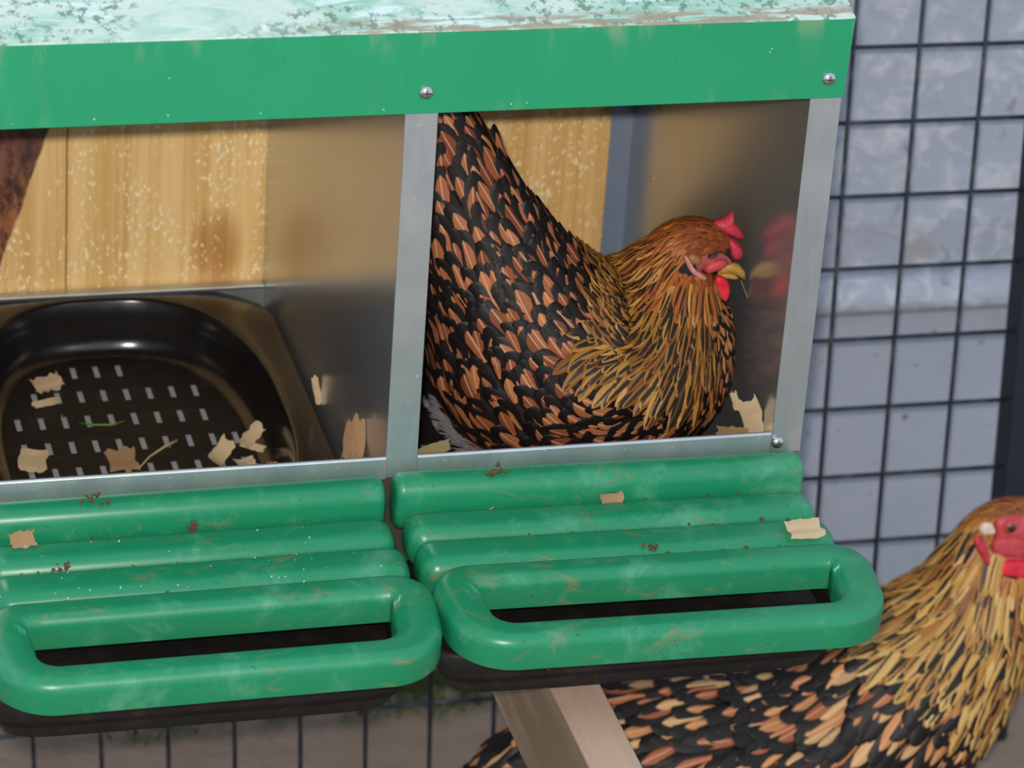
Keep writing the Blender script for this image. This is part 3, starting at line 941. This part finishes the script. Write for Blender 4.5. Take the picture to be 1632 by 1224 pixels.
feathers('neck_hackle', CAPE, t, p, .027 * RNG.uniform(.85, 1.15, len(t)), .0062, .0028, tints(len(t), [(190, 120, 52), (170, 92, 40), (196, 140, 70), (136, 74, 36)], [4, 4, 2, 2], rlo=-.3, rhi=.6), HACK1, h1, SV_H, SH_H, .45)
# throat and head: short brown feathers
t, p = roots(L1, 11.3, 12.5, .0040, .0035, keep=lambda t, ph, q: ~np.array([face1(a, b) for a, b in zip(t, ph)]) & ~((t > 11.75) & (dd(ph) > 1.2) & (dd(ph) < 2.3)))
feathers('head_plumage', L1, t, p, .014, .0042, .0022, tints(len(t), [(172, 92, 40), (150, 76, 34), (186, 112, 54)], [4, 3, 2], rlo=-.8, rhi=.2), HACK1, h1, SV_H, SH_H, .3)
t, p = roots(L1, 12.4, 14.3, .0028, .0028, keep=lambda t, ph, q: ~np.array([face1(a, b) for a, b in zip(t, ph)]) & (np.minimum(ph, 2 * np.pi - ph) < 1.5))
feathers('head_plumage', L1, t, p, .0085, .0032, .0016, tints(len(t), [(150, 76, 36), (128, 62, 30), (160, 90, 46)], [4, 3, 1], rlo=-.9, rhi=-.3), HACK1, h1, SV_H, SH_H, .3)
# grey fluff at the rear, low down
k = NT('grey_fluff'); n = k.noise(k.co(), 160, 4)
FLUFF = k.set(k.mix(n, srgb(70, 60, 64), srgb(136, 124, 130)), .9, 0, .1, Sheen_Weight=.4)
t, p = roots(L1, 4.6, 7.2, .0036, .0032, jit=.9, keep=lambda t, ph, q: (q[:, 2] > zmin) & (q[:, 0] < .145) & (q[:, 2] < -.02 - (q[:, 0] - .03) * .55))
feathers('grey_fluff', L1, t, p, .017 * RNG.uniform(.5, 1.4, len(t)), .0034, RNG.uniform(.006, .015, len(t)), tints(len(t), [(150, 140, 144)], [1]), FLUFF, h1, SV_H, SH_H, .2)

cs = lambda pts, Y: px_poly(pts, 960, 310, 5.44, Y)
pillow('comb', cs([(945, 245), (1010, 214), (1062, 208), (1092, 168), (1128, 132), (1134, 160), (1116, 212), (1150, 240), (1190, 290), (1240, 378), (1200, 396), (1130, 362), (1060, 330), (990, 285)], HY - .002), .013, COMBRED, h1, 6, bump=.0007)
pillow('comb_lobe', cs([(1066, 352), (1150, 386), (1208, 440), (1218, 500), (1186, 552), (1120, 560), (1085, 490)], HY - .004), .017, COMBRED, h1, 6, bump=.0006)
for sgn in (-1, 1):
    dy = HY + sgn * .0125
    pillow('wattle', cs([(985, 690), (1060, 705), (1100, 765), (1112, 850), (1085, 920), (1040, 972), (1000, 935), (980, 850), (960, 770)], dy), .007, WATRED, h1, 6)
    pillow('earlobe', cs([(730, 540), (770, 505), (840, 520), (872, 560), (850, 610), (790, 600), (745, 590)], HY + sgn * .0285), .008, EARTAN, h1)
    pillow('face_fold', cs([(708, 530), (724, 520), (745, 570), (780, 640), (850, 680), (905, 710), (918, 745), (880, 752), (800, 715), (745, 650), (715, 580)], HY + sgn * .0280), .007, PINKEDGE, h1)
    pillow('cheek', cs([(868, 640), (930, 590), (1010, 555), (1085, 560), (1095, 610), (1030, 640), (950, 672), (890, 690)], HY + sgn * .0175), .008, FACERED, h1)
    pillow('eyelid', cs([(890, 520), (930, 480), (985, 470), (1020, 495), (1000, 535), (950, 560), (905, 555)], HY + sgn * .0188), .007, LID, h1)
    tube('eye', [at(960 + 915 / 5.44, 310 + 535 / 5.44, Y=HY + sgn * .0226), at(960 + 960 / 5.44, 310 + 520 / 5.44, Y=HY + sgn * .0230), at(960 + 1000 / 5.44, 310 + 498 / 5.44, Y=HY + sgn * .0224)], [.0006, .0011, .0005], EYE, h1, 8)
bk = [at(a, b, Y=HY) for a, b in ((1146, 427), (1160, 425), (1172, 428), (1182, 436), (1187, 446))]
small_loft('beak', bk, [.0054, .0050, .0044, .0032, .0007], [.0062, .0054, .0042, .0028, .0006], BEAK, h1)
bk = [at(a, b, Y=HY) for a, b in ((1144, 437), (1158, 438), (1170, 441), (1177, 444))]
small_loft('lower_beak', bk, [.0034, .0028, .0022, .0008], [.0052, .0044, .0032, .0008], BEAK, h1)

# ---------- the hen standing below
GY, GS = .300, .000545
LACED2, HACK2 = feather_mats('standing', None)
h2 = thing('hen', (.42, GY, GZ), 'gold-laced hen standing on the ground below the right perch', 'hen', 'gold-laced hens')
ringsB = [(758, 1226, 8, 8, 6), (780, 1224, 40, 40, 28), (824, 1220, 76, 80, 54), (885, 1216, 106, 122, 90), (980, 1214, 138, 165, 130), (1100, 1214, 160, 195, 160),
          (1225, 1205, 172, 205, 176), (1345, 1165, 178, 190, 176), (1440, 1100, 172, 170, 164), (1510, 1030, 146, 138, 138), (1556, 965, 118, 104, 106),
          (1580, 905, 92, 78, 82), (1598, 862, 72, 60, 62), (1622, 845, 56, 50, 50), (1652, 848, 44, 40, 36), (1672, 858, 28, 24, 22), (1684, 866, 9, 8, 8)]
L2 = Loft(ringsB, GY, GS)
def face2(t, ph):
    d = min(ph, 2 * np.pi - ph)
    return t > 11.45 and d > .92 + max(0, 13.0 - t) * .26 and not (t < 12.7 and d > 1.9 + (t - 11.45) * .5)
L2.body('body', h2, [SKIN_DARK, FACERED], face2)
OR2 = [(206, 140, 84), (188, 112, 62), (216, 168, 112), (172, 96, 56)]
t, p = roots(L2, 1.2, 9.9, .0205, .0165, jit=.4)
big = RNG.uniform(.75, 1.2, len(t))
feathers('body_plumage', L2, t, p, .046 * big, .0230 * big, .0036, tints(len(t), OR2, [4, 3, 2, 3], rlo=.3, rhi=1.3), LACED2, h2, sag=.40)
t, p = roots(L2, 7.6, 11.3, .0115, .0105, keep=lambda t, ph, q: (np.abs(ph - np.pi) < 1.55))
feathers('breast_plumage', L2, t, p, .027, .0140, .0028, tints(len(t), [(214, 168, 112), (200, 146, 92), (190, 118, 70)], [3, 3, 2], rlo=.2, rhi=1.0), LACED2, h2, sag=.15)
GO2 = [(206, 158, 78), (190, 134, 62), (216, 176, 104), (172, 108, 48)]
t, p = roots(L2, 9.2, 10.6, .0115, .0105, keep=lambda t, ph, q: np.minimum(ph, 2 * np.pi - ph) < 2.35)
feathers('neck_hackle', L2, t, p, .062 * RNG.uniform(.85, 1.2, len(t)), .0175, .0050, tints(len(t), GO2, [4, 3, 3, 1], rlo=-.45, rhi=.8), HACK2, h2, SV_H, SH_H, .45)
nf2 = lambda t, ph: ~np.array([face2(a, b) for a, b in zip(t, ph)])
t, p = roots(L2, 10.4, 12.2, .0085, .0072, keep=lambda t, ph, q: topside(t, ph, q) & nf2(t, ph))
feathers('neck_hackle', L2, t, p, .046 * RNG.uniform(.85, 1.15, len(t)), .0120, .0042, tints(len(t), GO2, [4, 4, 2, 2], rlo=-.5, rhi=.7), HACK2, h2, SV_H, SH_H, .45)
t, p = roots(L2, 11.4, 12.6, .0046, .0040, keep=lambda t, ph, q: ~np.array([face2(a, b) for a, b in zip(t, ph)]))
feathers('head_plumage', L2, t, p, .018, .0050, .0024, tints(len(t), [(196, 128, 54), (176, 100, 42), (206, 146, 70)], [4, 3, 2], rlo=-.8, rhi=.1), HACK2, h2, SV_H, SH_H, .3)
t, p = roots(L2, 12.5, 14.6, .0034, .0034, keep=lambda t, ph, q: ~np.array([face2(a, b) for a, b in zip(t, ph)]) & (np.minimum(ph, 2 * np.pi - ph) < 1.6))
feathers('head_plumage', L2, t, p, .011, .0038, .0018, tints(len(t), [(170, 98, 44), (150, 84, 40)], [4, 3], rlo=-.9, rhi=-.3), HACK2, h2, SV_H, SH_H, .3)
gs = lambda pts, Y: px_poly(pts, 1400, 760, 5.1, Y)
pillow('comb', [at(a, b, Y=GY) for a, b in ((1634, 792), (1650, 776), (1668, 770), (1684, 778), (1698, 800), (1704, 826), (1692, 834), (1676, 818), (1655, 806))], .016, COMBRED, h2, 6, bump=.0007)
for sgn in (-1, 1):
    pillow('wattle', gs([(915, 770), (960, 700), (1080, 668), (1200, 680), (1265, 760), (1245, 880), (1150, 960), (1020, 950), (930, 880)], GY + sgn * .0330), .010, WATRED, h2, 6)
    pillow('earlobe', gs([(805, 420), (850, 372), (920, 370), (948, 420), (955, 460), (900, 470), (830, 465)], GY + sgn * .0310), .008, EARWHITE, h2)
    pillow('face_fold', gs([(755, 500), (800, 470), (850, 500), (885, 570), (912, 680), (905, 748), (860, 700), (810, 610)], GY + sgn * .0335), .007, COMBRED, h2)
    pillow('cheek', gs([(900, 560), (960, 500), (1060, 470), (1180, 480), (1280, 540), (1290, 620), (1150, 650), (1000, 660), (930, 650)], GY + sgn * .0290), .010, FACERED, h2)
    pillow('face', gs([(935, 350), (1000, 318), (1120, 306), (1250, 330), (1330, 420), (1330, 600), (1200, 690), (1050, 690), (950, 660), (905, 560), (945, 470)], GY + sgn * .0265), .011, FACERED, h2, 6)
    e = at(1400 + 1075 / 5.1, 760 + 405 / 5.1, Y=GY + sgn * .0325)
    for nm, r, mm, dy in (('eye_ring', .0066, FACERED, 0), ('eye', .0050, IRIS, -.0016), ('pupil', .0034, EYE, -.0036)):
        bm = bmesh.new(); bmesh.ops.create_uvsphere(bm, u_segments=16, v_segments=10, radius=r)
        for q in bm.verts: q.co = Vector((e[0] + q.co.x, e[1] - sgn * dy + q.co.y * .55, e[2] + q.co.z))
        bm_out(nm, bm, mm, h2, True)
bk = [at(a, b, Y=GY) for a, b in ((1672, 862), (1690, 861), (1706, 868), (1714, 882))]
small_loft('beak', bk, [.0085, .0074, .0050, .0008], [.0080, .0064, .0042, .0008], BEAK, h2)
bk = [at(a, b, Y=GY) for a, b in ((1670, 876), (1688, 878), (1702, 882))]
small_loft('lower_beak', bk, [.0048, .0040, .0010], [.0066, .0050, .0010], BEAK, h2)
for sgn in (-1, 1):
    x = .405 + sgn * .012; y = GY + sgn * .042
    v = [(x - .01, y, -.50), (x - .012, y, -.545), (x + .004, y, -.60), (x + .010, y, GZ + .012)]
    lg = tube('leg', v, [.026, .016, .0075, .0070], SHANK, h2, 10)
    for ang, ln in ((-28, .055), (0, .065), (28, .055), (180, .025)):
        a = math.radians(ang)
        q = tube('toe', [(x + .010, y, GZ + .010), (x + .010 + math.cos(a) * ln * .6, y + math.sin(a) * ln * .6, GZ + .007), (x + .010 + math.cos(a) * ln, y + math.sin(a) * ln, GZ + .003)], [.0062, .005, .0016], SHANK, None, 8)
        q.parent = lg

# ------------------------------------------------------------------ shavings, straw, dirt
def shaving(p, ln, wd, curl, rot, m, label, seed, notch=.25, group='wood shavings'):
    rr = random.Random(seed)
    bm = bmesh.new(); nu, nv = 9, 5
    G = []
    for i in range(nu):
        u = i / (nu - 1) - .5; row = []
        e0 = 1 + rr.uniform(-notch, notch); e1 = 1 + rr.uniform(-notch, notch)
        for j in range(nv):
            v = j / (nv - 1) - .5
            y = v * wd * (e1 if v > 0 else e0) * (1 - .5 * abs(u) ** 2)
            if i in (0, nu - 1): uu = u * (1 + rr.uniform(-.14, .14))
            else: uu = u
            if abs(curl) > .01:
                R = ln / curl; x, z = R * math.sin(uu * curl), R * (1 - math.cos(uu * curl))
            else: x, z = uu * ln, 0
            row.append(bm.verts.new((x, y, z + .0004 * math.sin(9 * v + seed))))
        G.append(row)
    for i in range(nu - 1):
        for j in range(nv - 1): bm.faces.new([G[i][j], G[i + 1][j], G[i + 1][j + 1], G[i][j + 1]])
    bmesh.ops.solidify(bm, geom=list(bm.faces), thickness=.0006)
    me = bpy.data.meshes.new('wood_shaving'); bm.to_mesh(me); bm.free()
    o = link('wood_shaving', me, m, None, False)
    o.location = p; o.rotation_euler = [math.radians(a) for a in rot]
    return tag(o, label, 'shaving', group)
FZ = -.1320
S = lambda px, py, dz=.004: tuple(at(px, py, Z=FZ + dz))
shaving(S(76, 612, .008), .026, .018, .9, (20, -8, 15), SHAVE, 'broad pale shaving at the back of the slotted floor', 1)
shaving(S(77, 641, .004), .026, .006, -1.0, (60, 0, 18), SHAVE, 'narrow curved shaving just in front of the broad back one', 2, .1)
shaving(S(52, 735, .006), .024, .022, 1.0, (25, 5, -8), SHAVE, 'ribbed pale shaving near the front left of the tray', 3, .12)
shaving(S(194, 735, .004), .024, .024, .5, (30, 0, 5), SHAVE2, 'flat tan shaving with a notch in the middle front of the tray', 4)
shaving(S(352, 722, .010), .028, .014, 1.5, (30, -25, 48), SHAVE, 'rolled pinkish shaving at the right front of the tray', 5, .15)
shaving(S(400, 695, .016), .026, .011, 1.0, (35, -20, 40), SHAVE, 'pointed shaving leaning on the curved tray side', 6, .3)
shaving(S(402, 711, .010), .022, .006, -.9, (60, 10, -22), SHAVE, 'thin curled strip below the pointed shaving', 7, .1)
shaving(S(391, 740, .006), .018, .013, 1.1, (25, 0, 20), SHAVE, 'small rounded shaving right behind the left sill', 8, .2)
shaving(S(434, 742, .006), .008, .007, .5, (25, 0, 0), SHAVE2, 'tiny shaving chip behind the sill beside the tray wall', 9, .2)
pp = at(563, 703, X=-.020); shaving(tuple(pp), .017, .034, .6, (72, 14, 6), SHAVE2, 'large torn shaving standing against the steel partition', 10, .3)
pp = at(505, 622, X=-.013); shaving(tuple(pp), .006, .024, .3, (72, -8, 10), SHAVE, 'slim shaving stuck upright against the steel partition', 11, .1)
pp = at(1196, 662, Y=.075); shaving(tuple(pp), .018, .030, .6, (70, -14, 10), SHAVE, 'torn shaving standing beside the hen at the right wall', 12, .3)
pp = at(1172, 640, Y=.080); shaving(tuple(pp), .006, .016, .6, (70, -14, 10), SHAVE, 'narrow shaving close against the hen breast', 13, .2)
pp = at(1168, 690, Y=.05); shaving(tuple(pp), .030, .010, .4, (50, 12, 8), SHAVE2, 'flat tan shaving under the hen breast', 14, .2)
pp = at(1226, 684, Y=.03); shaving(tuple(pp), .009, .008, .6, (60, 0, 20), SHAVE, 'tiny pale shaving in the corner by the right post', 15, .2)
pp = at(692, 716, Y=.045); shaving(tuple(pp), .026, .009, .5, (50, -14, 4), STRAW, 'yellowish curled flake beside the middle post', 16, .1)
# on the perches
pp = at(1283, 843, Y=-.0945); shaving(tuple(pp), .026, .021, .15, (14, -1, 3), SHAVE, 'square pale shaving lying on the right perch end', 17, .08)
pp = at(36, 860, Y=-.042); shaving(tuple(pp), .018, .012, .5, (52, -4, 6), SHAVE2, 'tan shaving on the left end of the left perch', 18, .2)
pp = at(975, 797, Y=-.036); shaving(tuple(pp), .018, .012, .8, (50, 0, 6), SHAVE2, 'dirty crumpled shaving in the groove of the right perch', 19, .3)

def stalk(name, pts, r, m, label, cat):
    o = tube(name, pts, r, m, None, 6)
    return tag(o, label, cat)
stalk('grass_blade', [S(126, 674), S(150, 677), S(178, 677), S(198, 671, .006)], [.0004, .0009, .0010, .0004], GRASS, 'short green grass blade lying on the slotted floor', 'grass')
stalk('straw', [S(220, 748), S(238, 728, .008), S(262, 712, .012), S(282, 702, .012)], [.0004, .0008, .0012, .0016], STRAW, 'bent straw stalk lying on the slotted floor', 'straw')
stalk('straw', [at(775, 815, Y=-.031), at(790, 806, Y=-.030)], [.0005, .0004], STRAW, 'short straw bit on the roll of the right perch', 'straw')
stalk('straw', [at(1181, 447, Y=HY), at(1205, 510, Y=HY - .012)], [.00022, .00018], STRAW, 'hair-fine pale straw hanging from the beak', 'straw')

def crumbs(name, spots, label, m=DIRT):
    bm = bmesh.new()
    for (p, r) in spots:
        mt = Matrix.Translation(p) @ Euler((random.random() * 3, random.random() * 3, random.random() * 3)).to_matrix().to_4x4() @ Matrix.Diagonal((r * random.uniform(.7, 1.6), r * random.uniform(.6, 1.2), r * random.uniform(.3, .6), 1))
        bmesh.ops.create_icosphere(bm, subdivisions=1, radius=1, matrix=mt)
    return tag(bm_out(name, bm, m, None, True), label, 'dirt' if m is DIRT else 'water', kind='stuff')
GRV = [(-.0300, -.0330), (-.0655, -.0372), (-.1030, -.0385)]
def perch_spots(x0, x1, n, fn):
    out = []
    for _ in range(n):
        g = random.choice(GRV)
        out.append((Vector((random.uniform(x0, x1), g[0] + random.uniform(-.003, .001), g[1] + fn)), random.uniform(.0006, .0021)))
    return out
def clump(px, py, y, n, sp):
    c0 = at(px, py, Y=y)
    return [(Vector(c0) + Vector((random.gauss(0, sp), random.gauss(0, sp * .2), random.gauss(0, sp * .5))), random.uniform(.0007, .0024)) for _ in range(n)]
crumbs('dirt_crumbs', perch_spots(.01, .30, 46, .0015) + clump(790, 752, -.026, 14, .004) + clump(1040, 872, -.098, 10, .004), 'brown dirt crumbs in the grooves of the right perch')
crumbs('dirt_crumbs', perch_spots(-.31, -.02, 46, -.0005) + clump(150, 795, -.026, 14, .004) + clump(312, 842, -.032, 16, .004) + clump(100, 908, -.066, 12, .005), 'brown dirt crumbs in the grooves of the left perch')
dr = []
for _ in range(40):
    x = random.uniform(-.31, -.03); g = random.choice(((-.047, -.0262), (-.084, -.0292), (-.112, -.030), (-.060, -.0295), (-.098, -.033)))
    dr.append((Vector((x, g[0] + random.uniform(-.006, .004), g[1] + .0006)), random.uniform(.0004, .0009)))
for px, py in ((270, 125), (150, 190), (268, 184), (415, 181), (611, 175), (20, 198), (815, 166), (840, 164), (1227, 83), (1230, 78)):
    q = at(px, py, Y=-.0058); dr.append((Vector(q), .0010))
crumbs('water_drops', dr, 'tiny clear water drops on the left perch and roof band', WATER)

# ------------------------------------------------------------------ moss and grass at the foot of the wall
v, f = [], []
for i in range(1000):
    x = random.uniform(-.45, .45); y = .66 + abs(random.gauss(0, .05)) + .02 * math.sin(x * 23)
    if y > .79: continue
    if math.sin(x * 31 + 1) + math.sin(x * 57) + random.uniform(-1, 1) < -.3 and y < .72: continue
    a = random.uniform(0, 6.28); h = random.uniform(.006, .022); ww = random.uniform(.001, .0022)
    dx, dy = math.cos(a) * ww, math.sin(a) * ww; lx, ly = random.uniform(-.01, .01), random.uniform(-.01, .01)
    b = len(v)
    v += [(x - dx, y - dy, GZ), (x + dx, y + dy, GZ), (x + lx * .5 + dx * .7, y + ly * .5 + dy * .7, GZ + h * .6), (x + lx * .5 - dx * .7, y + ly * .5 - dy * .7, GZ + h * .6), (x + lx, y + ly, GZ + h)]
    f += [(b, b + 1, b + 2, b + 3), (b + 3, b + 2, b + 4)]
tag(mesh('moss_and_grass', v, f, MOSS), 'green moss and short grass on the ground behind the mesh', 'moss', kind='stuff')
